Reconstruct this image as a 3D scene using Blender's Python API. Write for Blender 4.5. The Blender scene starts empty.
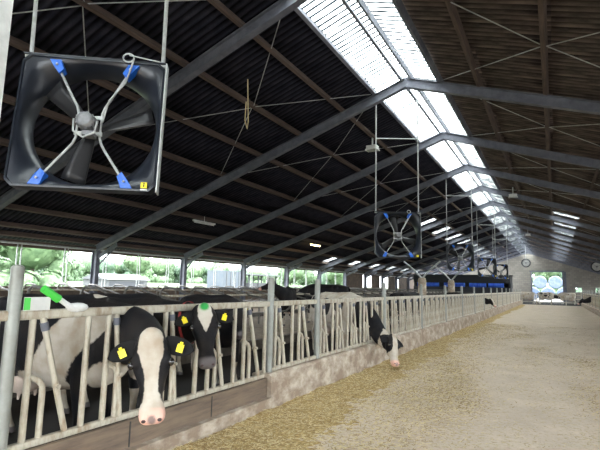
import bpy, bmesh, math, random
from mathutils import Vector, Matrix, noise
R = math.radians
PI = math.pi
scene = bpy.context.scene
COL = scene.collection
random.seed(7)

# ------------------------------------------------------------------ camera
CAM_H, YAW, PITCH, ROLL, FPX = 1.65, R(29.3), R(7.6), R(1.2), 452.1
F = Vector((-math.sin(YAW) * math.cos(PITCH), math.cos(YAW) * math.cos(PITCH), math.sin(PITCH)))
R0 = Vector((math.cos(YAW), math.sin(YAW), 0))
U0 = R0.cross(F)
RV = math.cos(ROLL) * R0 + math.sin(ROLL) * U0
UV = -math.sin(ROLL) * R0 + math.cos(ROLL) * U0
cam = bpy.data.cameras.new('camera')
cam.sensor_width = 36
cam.lens = FPX / 600 * 36
cam.clip_end = 2000
co = bpy.data.objects.new('camera', cam)
COL.objects.link(co)
M = Matrix((RV, UV, -F)).transposed().to_4x4()
M.translation = Vector((0, 0, CAM_H))
co.matrix_world = M
scene.camera = co

# ------------------------------------------------------------------ world and exposure
w = bpy.data.worlds.new('sky')
scene.world = w
w.use_nodes = True
nt = w.node_tree
bg = nt.nodes['Background']
tc = nt.nodes.new('ShaderNodeTexCoord')
sx = nt.nodes.new('ShaderNodeSeparateXYZ')
cr = nt.nodes.new('ShaderNodeValToRGB')
cr.color_ramp.elements[0].position = 0.0
cr.color_ramp.elements[0].color = (0.42, 0.45, 0.47, 1)
cr.color_ramp.elements[1].position = 1.0
cr.color_ramp.elements[1].color = (1.16, 1.2, 1.22, 1)
nt.links.new(tc.outputs['Generated'], sx.inputs[0])
nt.links.new(sx.outputs['Z'], cr.inputs[0])
nt.links.new(cr.outputs[0], bg.inputs['Color'])
bg.inputs['Strength'].default_value = 3.0
vs = scene.view_settings
vs.view_transform = 'Standard'
vs.look = 'None'
vs.gamma = 1
vs.use_curve_mapping = False
vs.exposure = 3.05
scene.cycles.max_bounces = 10
scene.cycles.diffuse_bounces = 6
scene.cycles.transparent_max_bounces = 12
scene.cycles.use_denoising = True
scene.cycles.sample_clamp_indirect = 8


# ------------------------------------------------------------------ helpers
class MB:
    """collects geometry for one mesh object"""

    def __init__(self):
        self.v, self.f, self.m, self.s = [], [], [], []

    def add(self, vs, fs, mi=0, smooth=False):
        b = len(self.v)
        self.v += [tuple(x) for x in vs]
        for f in fs:
            self.f.append(tuple(i + b for i in f))
            self.m.append(mi)
            self.s.append(smooth)

    def box(self, c, d, mi=0, rot=None):
        x, y, z = d[0] / 2, d[1] / 2, d[2] / 2
        P = [Vector((a * x, b * y, e * z)) for a in (-1, 1) for b in (-1, 1) for e in (-1, 1)]
        if rot is not None:
            P = [rot @ p for p in P]
        c = Vector(c)
        self.add([p + c for p in P], [(0, 1, 3, 2), (4, 6, 7, 5), (0, 4, 5, 1), (2, 3, 7, 6), (0, 2, 6, 4), (1, 5, 7, 3)], mi)

    def bb(self, x0, x1, y0, y1, z0, z1, mi=0):
        self.box(((x0 + x1) / 2, (y0 + y1) / 2, (z0 + z1) / 2), (x1 - x0, y1 - y0, z1 - z0), mi)

    def beam(self, a, b, wd, h, mi=0, up=(0, 0, 1)):
        a, b = Vector(a), Vector(b)
        d = (b - a)
        L = d.length
        d.normalize()
        s = d.cross(Vector(up)).normalized()
        u = s.cross(d)
        rot = Matrix((d, s, u)).transposed()
        self.box((a + b) / 2, (L, wd, h), mi, rot)

    def tube(self, pts, r, n=8, mi=0, cap=True):
        pts = [Vector(p) for p in pts]
        k = len(pts)
        rr = r if isinstance(r, (list, tuple)) else [r] * k
        vs_, prev = [], None
        for i, p in enumerate(pts):
            t = (pts[min(i + 1, k - 1)] - pts[max(i - 1, 0)]).normalized()
            if prev is None:
                a = Vector((0, 0, 1)) if abs(t.z) < .9 else Vector((1, 0, 0))
                prev = t.cross(a).normalized()
            prev = (prev - t * prev.dot(t)).normalized()
            b = t.cross(prev)
            for j in range(n):
                an = 2 * PI * j / n
                vs_.append(p + (prev * math.cos(an) + b * math.sin(an)) * rr[i])
        fs = [(i * n + j, i * n + (j + 1) % n, (i + 1) * n + (j + 1) % n, (i + 1) * n + j) for i in range(k - 1) for j in range(n)]
        self.add(vs_, fs, mi, True)
        if cap:
            self.add([vs_[j] for j in range(n)], [tuple(range(n))[::-1]], mi)
            self.add([vs_[(k - 1) * n + j] for j in range(n)], [tuple(range(n))], mi)

    def rings(self, rings, mi=0, smooth=True, cap=True):
        n = len(rings[0])
        vs_ = [p for r in rings for p in r]
        k = len(rings)
        fs = [(i * n + j, i * n + (j + 1) % n, (i + 1) * n + (j + 1) % n, (i + 1) * n + j) for i in range(k - 1) for j in range(n)]
        if cap:
            fs += [tuple(range(n))[::-1], tuple((k - 1) * n + j for j in range(n))]
        self.add(vs_, fs, mi, smooth)

    def ball(self, c, r, n=10, m=6, mi=0, axes=None):
        c = Vector(c)
        r = r if isinstance(r, (tuple, list)) else (r, r, r)
        ax = axes or (Vector((1, 0, 0)), Vector((0, 1, 0)), Vector((0, 0, 1)))
        vs_ = []
        for i in range(1, m):
            th = PI * i / m
            for j in range(n):
                ph = 2 * PI * j / n
                vs_.append(c + ax[0] * (r[0] * math.sin(th) * math.cos(ph)) + ax[1] * (r[1] * math.sin(th) * math.sin(ph)) + ax[2] * (r[2] * math.cos(th)))
        vs_ += [c + ax[2] * r[2], c - ax[2] * r[2]]
        t, b = len(vs_) - 2, len(vs_) - 1
        fs = [(i * n + j, (i + 1) * n + j, (i + 1) * n + (j + 1) % n, i * n + (j + 1) % n) for i in range(m - 2) for j in range(n)]
        fs += [(t, j, (j + 1) % n) for j in range(n)] + [(b, (m - 2) * n + (j + 1) % n, (m - 2) * n + j) for j in range(n)]
        self.add(vs_, fs, mi, True)

    def mesh(self, name, mats):
        me = bpy.data.meshes.new(name)
        me.from_pydata(self.v, [], self.f)
        for m in (mats if isinstance(mats, (list, tuple)) else [mats]):
            me.materials.append(m)
        me.polygons.foreach_set('material_index', self.m)
        me.polygons.foreach_set('use_smooth', self.s)
        me.update()
        return me

    def build(self, name, mats, parent=None, loc=None):
        return link(name, self.mesh(name, mats), parent, loc)


def link(name, me, parent=None, loc=None):
    o = bpy.data.objects.new(name, me)
    COL.objects.link(o)
    if parent:
        o.parent = parent
    if loc is not None:
        o.location = loc
    return o


def empty(name, loc=(0, 0, 0), rz=0):
    o = bpy.data.objects.new(name, None)
    o.empty_display_size = .2
    COL.objects.link(o)
    o.location = loc
    o.rotation_euler = (0, 0, rz)
    return o


def tag(o, label=None, cat=None, group=None, kind=None):
    if label:
        o['label'] = label
    if cat:
        o['category'] = cat
    if group:
        o['group'] = group
    if kind:
        o['kind'] = kind
    return o


def struct(o):
    o['kind'] = 'structure'
    return o


def copy_tree(o, parent=None):
    c = o.copy()
    COL.objects.link(c)
    c.parent = parent
    for ch in list(o.children):
        copy_tree(ch, c)
    return c


def mat(name, col, rough=.7, metal=0.0, col2=None, scale=4.0, stretch=(1, 1, 1), detail=4, bump=0.0, bscale=None, lo=.35, hi=.65, spec=.5, alpha=None):
    m = bpy.data.materials.new(name)
    m.use_nodes = True
    n, l = m.node_tree.nodes, m.node_tree.links
    b = n['Principled BSDF']
    b.inputs['Base Color'].default_value = (*col, 1)
    b.inputs['Roughness'].default_value = rough
    b.inputs['Metallic'].default_value = metal
    b.inputs['Specular IOR Level'].default_value = spec
    if col2 or bump:
        t = n.new('ShaderNodeTexCoord')
        mp = n.new('ShaderNodeMapping')
        mp.inputs['Scale'].default_value = stretch
        l.new(t.outputs['Object'], mp.inputs[0])
        nz = n.new('ShaderNodeTexNoise')
        nz.inputs['Scale'].default_value = scale
        nz.inputs['Detail'].default_value = detail
        nz.inputs['Roughness'].default_value = .65
        l.new(mp.outputs[0], nz.inputs['Vector'])
        if col2:
            r = n.new('ShaderNodeValToRGB')
            r.color_ramp.elements[0].position = lo
            r.color_ramp.elements[1].position = hi
            r.color_ramp.elements[0].color = (*col, 1)
            r.color_ramp.elements[1].color = (*col2, 1)
            l.new(nz.outputs['Fac'], r.inputs[0])
            l.new(r.outputs[0], b.inputs['Base Color'])
        if bump:
            bn = n.new('ShaderNodeBump')
            bn.inputs['Strength'].default_value = bump
            bn.inputs['Distance'].default_value = .02
            if bscale:
                nb = n.new('ShaderNodeTexNoise')
                nb.inputs['Scale'].default_value = bscale
                nb.inputs['Detail'].default_value = 5
                l.new(t.outputs['Object'], nb.inputs['Vector'])
                l.new(nb.outputs['Fac'], bn.inputs['Height'])
            else:
                l.new(nz.outputs['Fac'], bn.inputs['Height'])
            l.new(bn.outputs[0], b.inputs['Normal'])
    return m


M_ = {}
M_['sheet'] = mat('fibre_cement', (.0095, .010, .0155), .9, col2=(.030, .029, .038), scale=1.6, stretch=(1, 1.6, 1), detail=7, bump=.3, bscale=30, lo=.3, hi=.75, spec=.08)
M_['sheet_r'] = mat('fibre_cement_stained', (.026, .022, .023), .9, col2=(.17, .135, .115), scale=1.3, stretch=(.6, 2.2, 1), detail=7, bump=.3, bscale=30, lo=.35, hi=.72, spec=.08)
M_['purlin'] = mat('purlin_wood', (.125, .086, .068), .85, col2=(.06, .043, .036), scale=3, stretch=(8, .5, 8), bump=.2)
M_['steel'] = mat('frame_steel', (.165, .172, .205), .6, col2=(.085, .09, .108), scale=3, detail=6, bump=.15, lo=.4, hi=.75, spec=.2)
M_['galv'] = mat('galvanised', (.52, .54, .54), .45, .3, col2=(.38, .39, .38), scale=14, bump=.05)
M_['fence'] = mat('fence_metal', (.48, .445, .36), .5, .1, col2=(.24, .165, .095), scale=7, stretch=(2, 2, .7), detail=7, bump=.12, lo=.44, hi=.72)
M_['conc'] = mat('kerb_concrete', (.27, .205, .15), .9, col2=(.54, .47, .385), scale=3.2, stretch=(1, 1, 1.6), detail=9, bump=.6, bscale=18, lo=.44, hi=.66)
M_['board'] = mat('kerb_board', (.20, .145, .10), .8, col2=(.11, .08, .06), scale=3, stretch=(2, .7, 6), detail=6, bump=.2)
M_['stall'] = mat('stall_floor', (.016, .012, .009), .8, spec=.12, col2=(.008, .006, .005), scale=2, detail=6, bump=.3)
M_['bedkerb'] = mat('bed_kerb', (.10, .08, .06), .9, col2=(.05, .04, .03), scale=3)
M_['bed'] = mat('bedding', (.22, .17, .11), .95, col2=(.11, .08, .055), scale=5, detail=8, bump=.8, bscale=14)
M_['parapet'] = mat('parapet_brown', (.16, .12, .09), .9, col2=(.09, .07, .055), scale=3, detail=6, bump=.3)
M_['black'] = mat('black_plastic', (.010, .013, .020), .30, col2=(.016, .020, .029), scale=3, spec=.5)
M_['blade'] = mat('blade_plastic', (.018, .018, .02), .35)
M_['blue'] = mat('blue_bracket', (.01, .13, .62), .4)
M_['motor'] = mat('motor_metal', (.26, .265, .275), .45, .4, col2=(.18, .185, .19), scale=12)
M_['postgalv'] = mat('post_galvanised', (.30, .31, .285), .5, .2, col2=(.22, .22, .195), scale=5, detail=6)
M_['rail'] = mat('worn_rail', (.17, .16, .145), .5, .3, col2=(.09, .085, .075), scale=6)
M_['white'] = mat('white_paint', (.72, .72, .70), .6, col2=(.58, .58, .56), scale=5)
M_['yellow'] = mat('yellow_plastic', (.85, .70, .02), .45)
M_['green'] = mat('green_grip', (.06, .55, .06), .45)
M_['ink'] = mat('black_ink', (.02, .02, .02), .6)
M_['eye'] = mat('eye_dark', (.01, .008, .007), .08, spec=.8)
M_['nostril'] = mat('nostril_dark', (.05, .025, .025), .5)
M_['earblack'] = mat('ear_black', (.009, .0085, .009), .8, spec=.2)
M_['earwhite'] = mat('ear_white', (.70, .64, .55), .8)
M_['bark'] = mat('bark', (.10, .075, .05), .95, col2=(.05, .04, .03), scale=5)
M_['grass'] = mat('meadow_grass', (.024, .042, .010), .95, col2=(.034, .052, .014), scale=.3, detail=6)
M_['yard'] = mat('yard_concrete', (.12, .117, .11), .95, col2=(.09, .087, .08), scale=.8, detail=6)
M_['hay'] = mat('loose_feed', (.62, .45, .19), .95, col2=(.24, .155, .06), scale=26, detail=8, bump=1.0, bscale=60)
M_['strawA'] = mat('straw_pale', (.70, .58, .33), .9)
M_['strawB'] = mat('straw_brown', (.30, .20, .08), .9)
M_['shedwall'] = mat('shed_wall', (.026, .028, .031), .8)
M_['shedroof'] = mat('shed_roof', (.045, .048, .055), .6)
M_['shedwhite'] = mat('shed_white', (.05, .053, .057), .7)
M_['tank'] = mat('container_paint', (.030, .042, .058), .5, col2=(.042, .050, .060), scale=2)
M_['bluetarp'] = mat('blue_curtain', (.015, .07, .55), .5, col2=(.05, .18, .75), scale=2)
M_['cabin'] = mat('cabin_dark', (.02, .022, .028), .7)
M_['wrap'] = mat('bale_wrap', (.085, .10, .12), .35, col2=(.035, .06, .12), scale=2)


def add_corrugation_shade(m, k):  # corrugation shading painted into the sheet colour by height
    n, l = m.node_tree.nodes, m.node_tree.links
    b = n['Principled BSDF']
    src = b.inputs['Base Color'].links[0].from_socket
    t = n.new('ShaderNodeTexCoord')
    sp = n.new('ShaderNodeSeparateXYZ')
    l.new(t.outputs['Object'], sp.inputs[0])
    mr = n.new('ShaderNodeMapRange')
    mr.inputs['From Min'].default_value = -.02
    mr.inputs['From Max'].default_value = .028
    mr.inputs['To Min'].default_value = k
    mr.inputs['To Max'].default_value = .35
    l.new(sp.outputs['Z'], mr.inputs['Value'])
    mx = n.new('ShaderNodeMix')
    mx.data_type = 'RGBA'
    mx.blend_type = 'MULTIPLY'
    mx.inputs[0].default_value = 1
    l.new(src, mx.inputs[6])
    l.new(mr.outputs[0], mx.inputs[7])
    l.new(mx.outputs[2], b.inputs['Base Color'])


add_corrugation_shade(M_['sheet'], 1.9)
add_corrugation_shade(M_['sheet_r'], 1.7)


def block_mat():
    m = mat('concrete_block', (.33, .32, .30), .9)
    n, l = m.node_tree.nodes, m.node_tree.links
    b = n['Principled BSDF']
    t = n.new('ShaderNodeTexCoord')
    mp = n.new('ShaderNodeMapping')
    mp.inputs['Rotation'].default_value = (R(90), 0, 0)
    br = n.new('ShaderNodeTexBrick')
    br.inputs['Color1'].default_value = (.285, .26, .225, 1)
    br.inputs['Color2'].default_value = (.22, .20, .17, 1)
    br.inputs['Mortar'].default_value = (.18, .175, .165, 1)
    br.inputs['Scale'].default_value = 1
    br.inputs['Brick Width'].default_value = .6
    br.inputs['Row Height'].default_value = .3
    br.inputs['Mortar Size'].default_value = .02
    l.new(t.outputs['Object'], mp.inputs[0])
    l.new(mp.outputs[0], br.inputs['Vector'])
    l.new(br.outputs['Color'], b.inputs['Base Color'])
    return m


M_['block'] = block_mat()


def sky_mat():
    """grimy translucent corrugated sheet: corrugation shading is painted in as darker stripes"""
    m = bpy.data.materials.new('translucent_sheet')
    m.use_nodes = True
    n, l = m.node_tree.nodes, m.node_tree.links
    n.clear()
    o = n.new('ShaderNodeOutputMaterial')
    mx = n.new('ShaderNodeMixShader')
    tr = n.new('ShaderNodeBsdfTransparent')
    tl = n.new('ShaderNodeBsdfTranslucent')
    t = n.new('ShaderNodeTexCoord')
    nz = n.new('ShaderNodeTexNoise')
    nz.inputs['Scale'].default_value = 2.5
    nz.inputs['Detail'].default_value = 6
    l.new(t.outputs['Object'], nz.inputs['Vector'])
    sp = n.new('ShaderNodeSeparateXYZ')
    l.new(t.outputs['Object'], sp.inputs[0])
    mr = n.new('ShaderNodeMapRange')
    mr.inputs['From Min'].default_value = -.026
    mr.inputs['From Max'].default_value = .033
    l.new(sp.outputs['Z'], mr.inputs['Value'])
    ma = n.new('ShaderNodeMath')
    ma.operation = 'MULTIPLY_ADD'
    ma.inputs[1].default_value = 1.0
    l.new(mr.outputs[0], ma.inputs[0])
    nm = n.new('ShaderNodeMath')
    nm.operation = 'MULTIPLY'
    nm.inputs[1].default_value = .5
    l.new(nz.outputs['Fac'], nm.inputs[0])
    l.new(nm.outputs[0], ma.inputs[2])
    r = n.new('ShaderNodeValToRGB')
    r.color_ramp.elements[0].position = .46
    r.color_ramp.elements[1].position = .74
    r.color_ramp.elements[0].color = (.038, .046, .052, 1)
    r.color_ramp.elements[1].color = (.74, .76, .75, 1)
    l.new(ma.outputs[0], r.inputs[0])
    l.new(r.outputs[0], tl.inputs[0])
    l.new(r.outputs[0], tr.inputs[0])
    mx.inputs[0].default_value = .5
    l.new(tr.outputs[0], mx.inputs[1])
    l.new(tl.outputs[0], mx.inputs[2])
    l.new(mx.outputs[0], o.inputs[0])
    return m


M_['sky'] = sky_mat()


def lamp_mat(name, col, s):
    m = bpy.data.materials.new(name)
    m.use_nodes = True
    b = m.node_tree.nodes['Principled BSDF']
    b.inputs['Base Color'].default_value = (.9, .85, .7, 1)
    b.inputs['Emission Color'].default_value = (*col, 1)
    b.inputs['Emission Strength'].default_value = s
    return m


M_['tube'] = lamp_mat('lit_tube', (1, .72, .30), 4)


def floor_mat():
    m = mat('alley_concrete', (.4, .36, .3), .88)
    n, l = m.node_tree.nodes, m.node_tree.links
    b = n['Principled BSDF']
    t = n.new('ShaderNodeTexCoord')

    def nz(scale, det=6, st=(1, 1, 1)):
        mp = n.new('ShaderNodeMapping')
        mp.inputs['Scale'].default_value = st
        l.new(t.outputs['Object'], mp.inputs[0])
        k = n.new('ShaderNodeTexNoise')
        k.inputs['Scale'].default_value = scale
        k.inputs['Detail'].default_value = det
        k.inputs['Roughness'].default_value = .7
        l.new(mp.outputs[0], k.inputs['Vector'])
        return k

    def ramp(src, a, ca, bb, cb):
        r = n.new('ShaderNodeValToRGB')
        r.color_ramp.elements[0].position = a
        r.color_ramp.elements[1].position = bb
        r.color_ramp.elements[0].color = (*ca, 1)
        r.color_ramp.elements[1].color = (*cb, 1)
        l.new(src, r.inputs[0])
        return r

    base = ramp(nz(1.2, 8).outputs['Fac'], .3, (.50, .41, .325), .7, (.68, .57, .465))
    fine = ramp(nz(17, 8).outputs['Fac'], .46, (0, 0, 0), .60, (1, 1, 1))
    patch = ramp(nz(.9, 8, (1.4, .5, 1)).outputs['Fac'], .36, (.18, .18, .18), .62, (1, 1, 1))
    mul = n.new('ShaderNodeMath')
    mul.operation = 'MULTIPLY'
    l.new(fine.outputs[0], mul.inputs[0])
    l.new(patch.outputs[0], mul.inputs[1])
    chaff = ramp(nz(48, 4).outputs['Fac'], .38, (.26, .18, .085), .65, (.74, .60, .35))
    mx = n.new('ShaderNodeMix')
    mx.data_type = 'RGBA'
    l.new(mul.outputs[0], mx.inputs[0])
    l.new(base.outputs[0], mx.inputs[6])
    l.new(chaff.outputs[0], mx.inputs[7])
    l.new(mx.outputs[2], b.inputs['Base Color'])
    bn = n.new('ShaderNodeBump')
    bn.inputs['Strength'].default_value = .5
    bn.inputs['Distance'].default_value = .02
    l.new(nz(45, 6).outputs['Fac'], bn.inputs['Height'])
    l.new(bn.outputs[0], b.inputs['Normal'])
    return m


M_['floor'] = floor_mat()


def leaf_mat(name, a, b_):
    m = bpy.data.materials.new(name)
    m.use_nodes = True
    n, l = m.node_tree.nodes, m.node_tree.links
    b = n['Principled BSDF']
    b.inputs['Roughness'].default_value = .7
    t = n.new('ShaderNodeTexCoord')
    k = n.new('ShaderNodeTexNoise')
    k.inputs['Scale'].default_value = 1.2
    k.inputs['Detail'].default_value = 5
    r = n.new('ShaderNodeValToRGB')
    r.color_ramp.elements[0].position = .35
    r.color_ramp.elements[1].position = .65
    r.color_ramp.elements[0].color = (*a, 1)
    r.color_ramp.elements[1].color = (*b_, 1)
    l.new(t.outputs['Object'], k.inputs['Vector'])
    l.new(k.outputs['Fac'], r.inputs[0])
    l.new(r.outputs[0], b.inputs['Base Color'])
    return m


M_['leafA'] = leaf_mat('leaf_mid', (.026, .054, .024), (.070, .120, .055))
M_['leafB'] = leaf_mat('leaf_pale', (.042, .080, .034), (.098, .155, .075))
M_['leafC'] = leaf_mat('leaf_deep', (.020, .046, .026), (.054, .098, .056))


# ------------------------------------------------------------------ layout constants
RX, RZ, SL = -3.37, 7.33, 4.37 / 12.7      # portal apex (rafter centre line) and slope
SHEET = .31                                # sheeting above the rafter centre line
PURL = .205
WL, WR = -16.07, 9.33                      # column lines
FY0, BAY = 11.9, 5.0
Y_NEAR, Y_END = -7.0, 80.0
FRAMES = [FY0 + BAY * i for i in range(-3, 14)]
FX = -3.5                                  # feed fence line
CURB_R = 2.55
CA, SA = math.cos(math.atan(SL)), math.sin(math.atan(SL))


def roof_z(x, off=0.0):
    return RZ - SL * abs(x - RX) + off


# ------------------------------------------------------------------ ground, floors
b = MB()
b.bb(-3.36, CURB_R, Y_NEAR, 59.5, -.3, 0)
struct(b.build('floor', M_['floor']))
b = MB()
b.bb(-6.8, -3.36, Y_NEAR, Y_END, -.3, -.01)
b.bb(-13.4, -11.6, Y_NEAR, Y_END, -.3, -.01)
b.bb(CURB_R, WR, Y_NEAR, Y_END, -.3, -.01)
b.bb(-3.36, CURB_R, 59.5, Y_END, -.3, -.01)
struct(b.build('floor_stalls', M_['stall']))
# raised cubicle beds
b = MB()
for x0, x1 in ((-11.6, -6.8), (-15.95, -13.4)):
    nx, ny = 10, 120
    vs_ = []
    for i in range(nx + 1):
        for j in range(ny + 1):
            x = x0 + (x1 - x0) * i / nx
            y = Y_NEAR + (58 - Y_NEAR) * j / ny
            e = 0 if i in (0, nx) else 1
            vs_.append((x, y, .22 + e * (.06 * noise.noise((x * 1.3, y * 1.3, 0)) + .03)))
    b.add(vs_, [(i * (ny + 1) + j, (i + 1) * (ny + 1) + j, (i + 1) * (ny + 1) + j + 1, i * (ny + 1) + j + 1) for i in range(nx) for j in range(ny)], 0, True)
    for x in (x0, x1):
        b.bb(x - .06, x + .06, Y_NEAR, 58, -.2, .24, 1)
struct(b.build('floor_cubicles', [M_['bed'], M_['bedkerb']]))
# outside: meadow rising gently away from the open side, concrete yard behind the far door
b = MB()
nx, ny = 30, 24
vs_ = []
for i in range(nx + 1):
    for j in range(ny + 1):
        x = -16.3 - 260 * (i / nx) ** 1.6
        y = -60 + 420 * j / ny
        vs_.append((x, y, -.25 + min(1.75, max(0, (-x - 25) * .032)) + .1 * noise.noise((x * .05, y * .05, 3))))
b.add(vs_, [(i * (ny + 1) + j, i * (ny + 1) + j + 1, (i + 1) * (ny + 1) + j + 1, (i + 1) * (ny + 1) + j) for i in range(nx) for j in range(ny)], 0, True)
struct(b.build('ground_meadow', M_['grass']))
b = MB()
b.bb(-16.2, 80, 80.3, 330, -.5, -.05)
b.bb(9.7, 90, -60, 80.3, -.5, -.05)
b.bb(-16.2, 9.7, -60, Y_NEAR, -.5, -.05)
struct(b.build('ground_yard', M_['yard']))

# ------------------------------------------------------------------ roof sheeting
PITCH_W, AMP = .177, .026


def sheet_mesh(name, L, W, m, seg=6):
    """corrugated sheet: x runs down the slope, corrugations across y"""
    n = max(2, int(round(W / PITCH_W))) * seg
    vs_ = []
    for t in (0, .007):
        for i in range(n + 1):
            y = W * i / n
            z = AMP * math.sin(2 * PI * y / PITCH_W) + t
            vs_ += [(0, y, z), (L, y, z)]
    k = 2 * (n + 1)
    fs = [(2 * i, 2 * i + 1, 2 * i + 3, 2 * i + 2) for i in range(n)]
    fs += [(k + 2 * i, k + 2 * i + 2, k + 2 * i + 3, k + 2 * i + 1) for i in range(n)]
    fs += [(2 * i, 2 * i + 2, k + 2 * i + 2, k + 2 * i) for i in range(n)] + [(2 * i + 1, k + 2 * i + 1, k + 2 * i + 3, 2 * i + 3) for i in range(n)]
    me = bpy.data.meshes.new(name)
    me.from_pydata(vs_, [], fs)
    me.polygons.foreach_set('use_smooth', [True] * (2 * n) + [False] * (2 * n))
    me.materials.append(m)
    return me


OFFS = [.93, 1.93, 3.41, 4.87, 6.35, 7.8, 9.3, 10.8, 12.0, 13.25]
SKYOFF = [0.0] + OFFS
for side, nm in ((-1, 'ceiling_left'), (1, 'ceiling_right')):
    root = struct(empty(nm, (RX, 0, 0)))
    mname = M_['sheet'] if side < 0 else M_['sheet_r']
    for ci in range(len(SKYOFF) - 1):
        o0, o1 = SKYOFF[ci], SKYOFF[ci + 1]
        L = (o1 - o0 + (.14 if ci else .02)) / CA
        sheets = {}
        light = ci == 0
        y = Y_NEAR
        # translucent sheets let into the slope further down the barn
        trans = []
        if (side < 0 and ci in (3, 8)) or (side > 0 and ci == 3):
            trans = [30.95 + 5.0 * k for k in range(9)]
        cuts = []
        if light:
            while y < Y_END - .1:
                y2 = min(Y_END, y + 5.0)
                cuts.append((y, y2, True))
                y = y2
        else:
            while y < Y_END - .05:
                tt = [t for t in trans if t >= y - .01]
                if tt and abs(tt[0] - y) < .02:
                    y2 = y + 1.062
                    cuts.append((y, y2, True))
                else:
                    step = 1.062 if (y < 14.5 and ci >= 1) else 5.31
                    y2 = min(Y_END, y + step)
                    if tt and y2 > tt[0]:
                        y2 = tt[0]
                    cuts.append((y, y2, False))
                y = y2
        for (ya, yb, tr) in cuts:
            W = yb - ya + .05
            key = (round(W, 2), tr)
            if key not in sheets:
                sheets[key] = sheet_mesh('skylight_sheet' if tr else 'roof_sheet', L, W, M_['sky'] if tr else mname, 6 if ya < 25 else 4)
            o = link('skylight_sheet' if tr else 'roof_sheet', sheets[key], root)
            if tr:
                o['label'] = 'pale translucent corrugated sheet'
            zz = RZ + SHEET - SL * o0 + (.012 if ci else .0)
            rot = Matrix(((CA, 0, SA), (0, 1, 0), (-SA, 0, CA))).to_4x4()
            if side < 0:
                rot = Matrix(((-1, 0, 0, 0), (0, 1, 0, 0), (0, 0, 1, 0), (0, 0, 0, 1))) @ rot
            o.matrix_parent_inverse = Matrix.Identity(4)
            mt = Matrix.Translation((side * o0, ya - .025, zz)) @ rot
            if not tr and yb - ya < 1.2:
                mt = mt @ Matrix.Translation((random.uniform(-.02, .02), 0, random.uniform(-.004, .004)))
            o.matrix_local = mt
    # purlins along the barn, one part each
    for k, off in enumerate([.15] + OFFS[:-1] + [12.65]):
        pm = MB()
        hh, ww = (.15, .085)
        if k == 0:
            hh, ww = .12, .06
        zc = RZ + PURL - SL * off
        rot = Matrix.Rotation(side * math.atan(SL), 3, 'Y')
        pm.box((side * off, (Y_NEAR + Y_END) / 2, zc), (ww, Y_END - Y_NEAR, hh), 0, rot)
        p = pm.build('purlin', M_['steel'] if k < 2 else M_['purlin'], root)
        if k == 1:
            p['label'] = 'grey steel purlin along the skylight edge'
    # thin wind-brace rods under the sheeting
    for fy in FRAMES[1:8]:
        for (oa, ya, ob, yb) in ((1.0, fy + .1, 3.4, fy + 2.5), (1.0, fy + 4.9, 3.4, fy + 2.5), (.1, fy + 1.6, .95, fy + 1.6), (.1, fy + 3.3, .95, fy + 3.3),
                                 (3.45, fy + 2.5, 6.3, fy + .2), (3.45, fy + 2.5, 6.3, fy + 4.8)):
            t = MB()
            t.tube([(side * oa, ya, RZ + .17 - SL * oa), (side * ob, yb, RZ + .17 - SL * ob)], .011, 5)
            t.build('brace_rod', M_['galv'], root)

# ------------------------------------------------------------------ portal frames
for i, fy in enumerate(FRAMES):
    root = struct(empty('portal_frame', (RX, fy, 0)))
    for side in (-1, 1):
        half = 12.7
        a = Vector((0, 0, RZ))
        e = Vector((side * half, 0, RZ - SL * half))
        nrm = Vector((side * SA, 0, CA))
        m = MB()
        m.beam(a, e, .022, .24)
        m.beam(a + nrm * .122, e + nrm * .122, .16, .018)
        m.beam(a - nrm * .122, e - nrm * .122, .16, .018)
        # haunch near the eave
        m.beam(e + Vector((-side * 1.2, 0, SL * 1.2 - .28)), e + Vector((0, 0, -.42)), .03, .16)
        m.build('rafter', M_['steel'], root)
        c = MB()
        c.box((side * half, 0, e.z / 2 - .1), (.25, .022, e.z + .1), 0)
        for s in (-1, 1):
            c.box((side * half + s * .13, 0, e.z / 2 - .1), (.02, .18, e.z + .1), 0)
        c.build('column', M_['steel'], root)
        k = MB()
        k.tube([(side * half, .05, e.z - .75), (side * half, .85, e.z + .05)], .035, 6)
        k.build('knee_brace', M_['steel'], root)
    g = MB()
    g.box((0, 0, RZ - .02), (.36, .03, .36))
    g.build('apex_plate', M_['steel'], root)

# ------------------------------------------------------------------ side walls with their open bands
for nm, wx, s, ph in (('wall_left', WL, -1, 1.36), ('wall_right_added', WR, 1, .55)):  # right wall is unseen, added with a low parapet to admit light
    root = struct(empty(nm, (wx, 0, 0)))
    m = MB()
    m.bb(-.08 + s * .22, .08 + s * .22, Y_NEAR, Y_END, -.3, ph)
    m.build('parapet', M_['parapet'], root)
    m = MB()
    m.bb(-.12 + s * .22, .12 + s * .22, Y_NEAR, Y_END, ph, ph + .06)
    m.build('coping', M_['parapet'], root)
    m = MB()
    m.bb(-.05 + s * .22, .05 + s * .22, Y_NEAR, Y_END, 2.78, 3.02)
    m.build('eave_beam', M_['purlin'], root)
    m = MB()
    m.tube([(s * .05, Y_NEAR, 2.9), (s * .05, Y_END, 2.9)], .04, 6)
    m.build('curtain_roller', M_['galv'], root)
    if s < 0:
        for ya, yb in ((37.2, 41.7), (44.2, 46.7), (49.5, 52.0), (53.5, 80)):
            m = MB()
            m.bb(-.26, -.20, ya, yb, 1.36, 2.8)
            m.build('wall_board', M_['parapet'], root)
        y = 5.45
        k = 0
        while y < 37:
            if min(abs(y - fy) for fy in FRAMES) > .3:
                for dy in (-.07, .07):
                    t = MB()
                    t.tube([(-.12, y + dy, 1.4), (-.12, y + dy, 2.86)], .022, 5)
                    t.build('curtain_rod', M_['galv'], root)
            y += 1.75
            k += 1

# ------------------------------------------------------------------ far end wall with its doorway and two windows
DX0, DX1, DZ = -3.02, 1.12, 4.48
root = struct(empty('wall_far', (0, Y_END, 0)))
m = MB()


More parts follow.
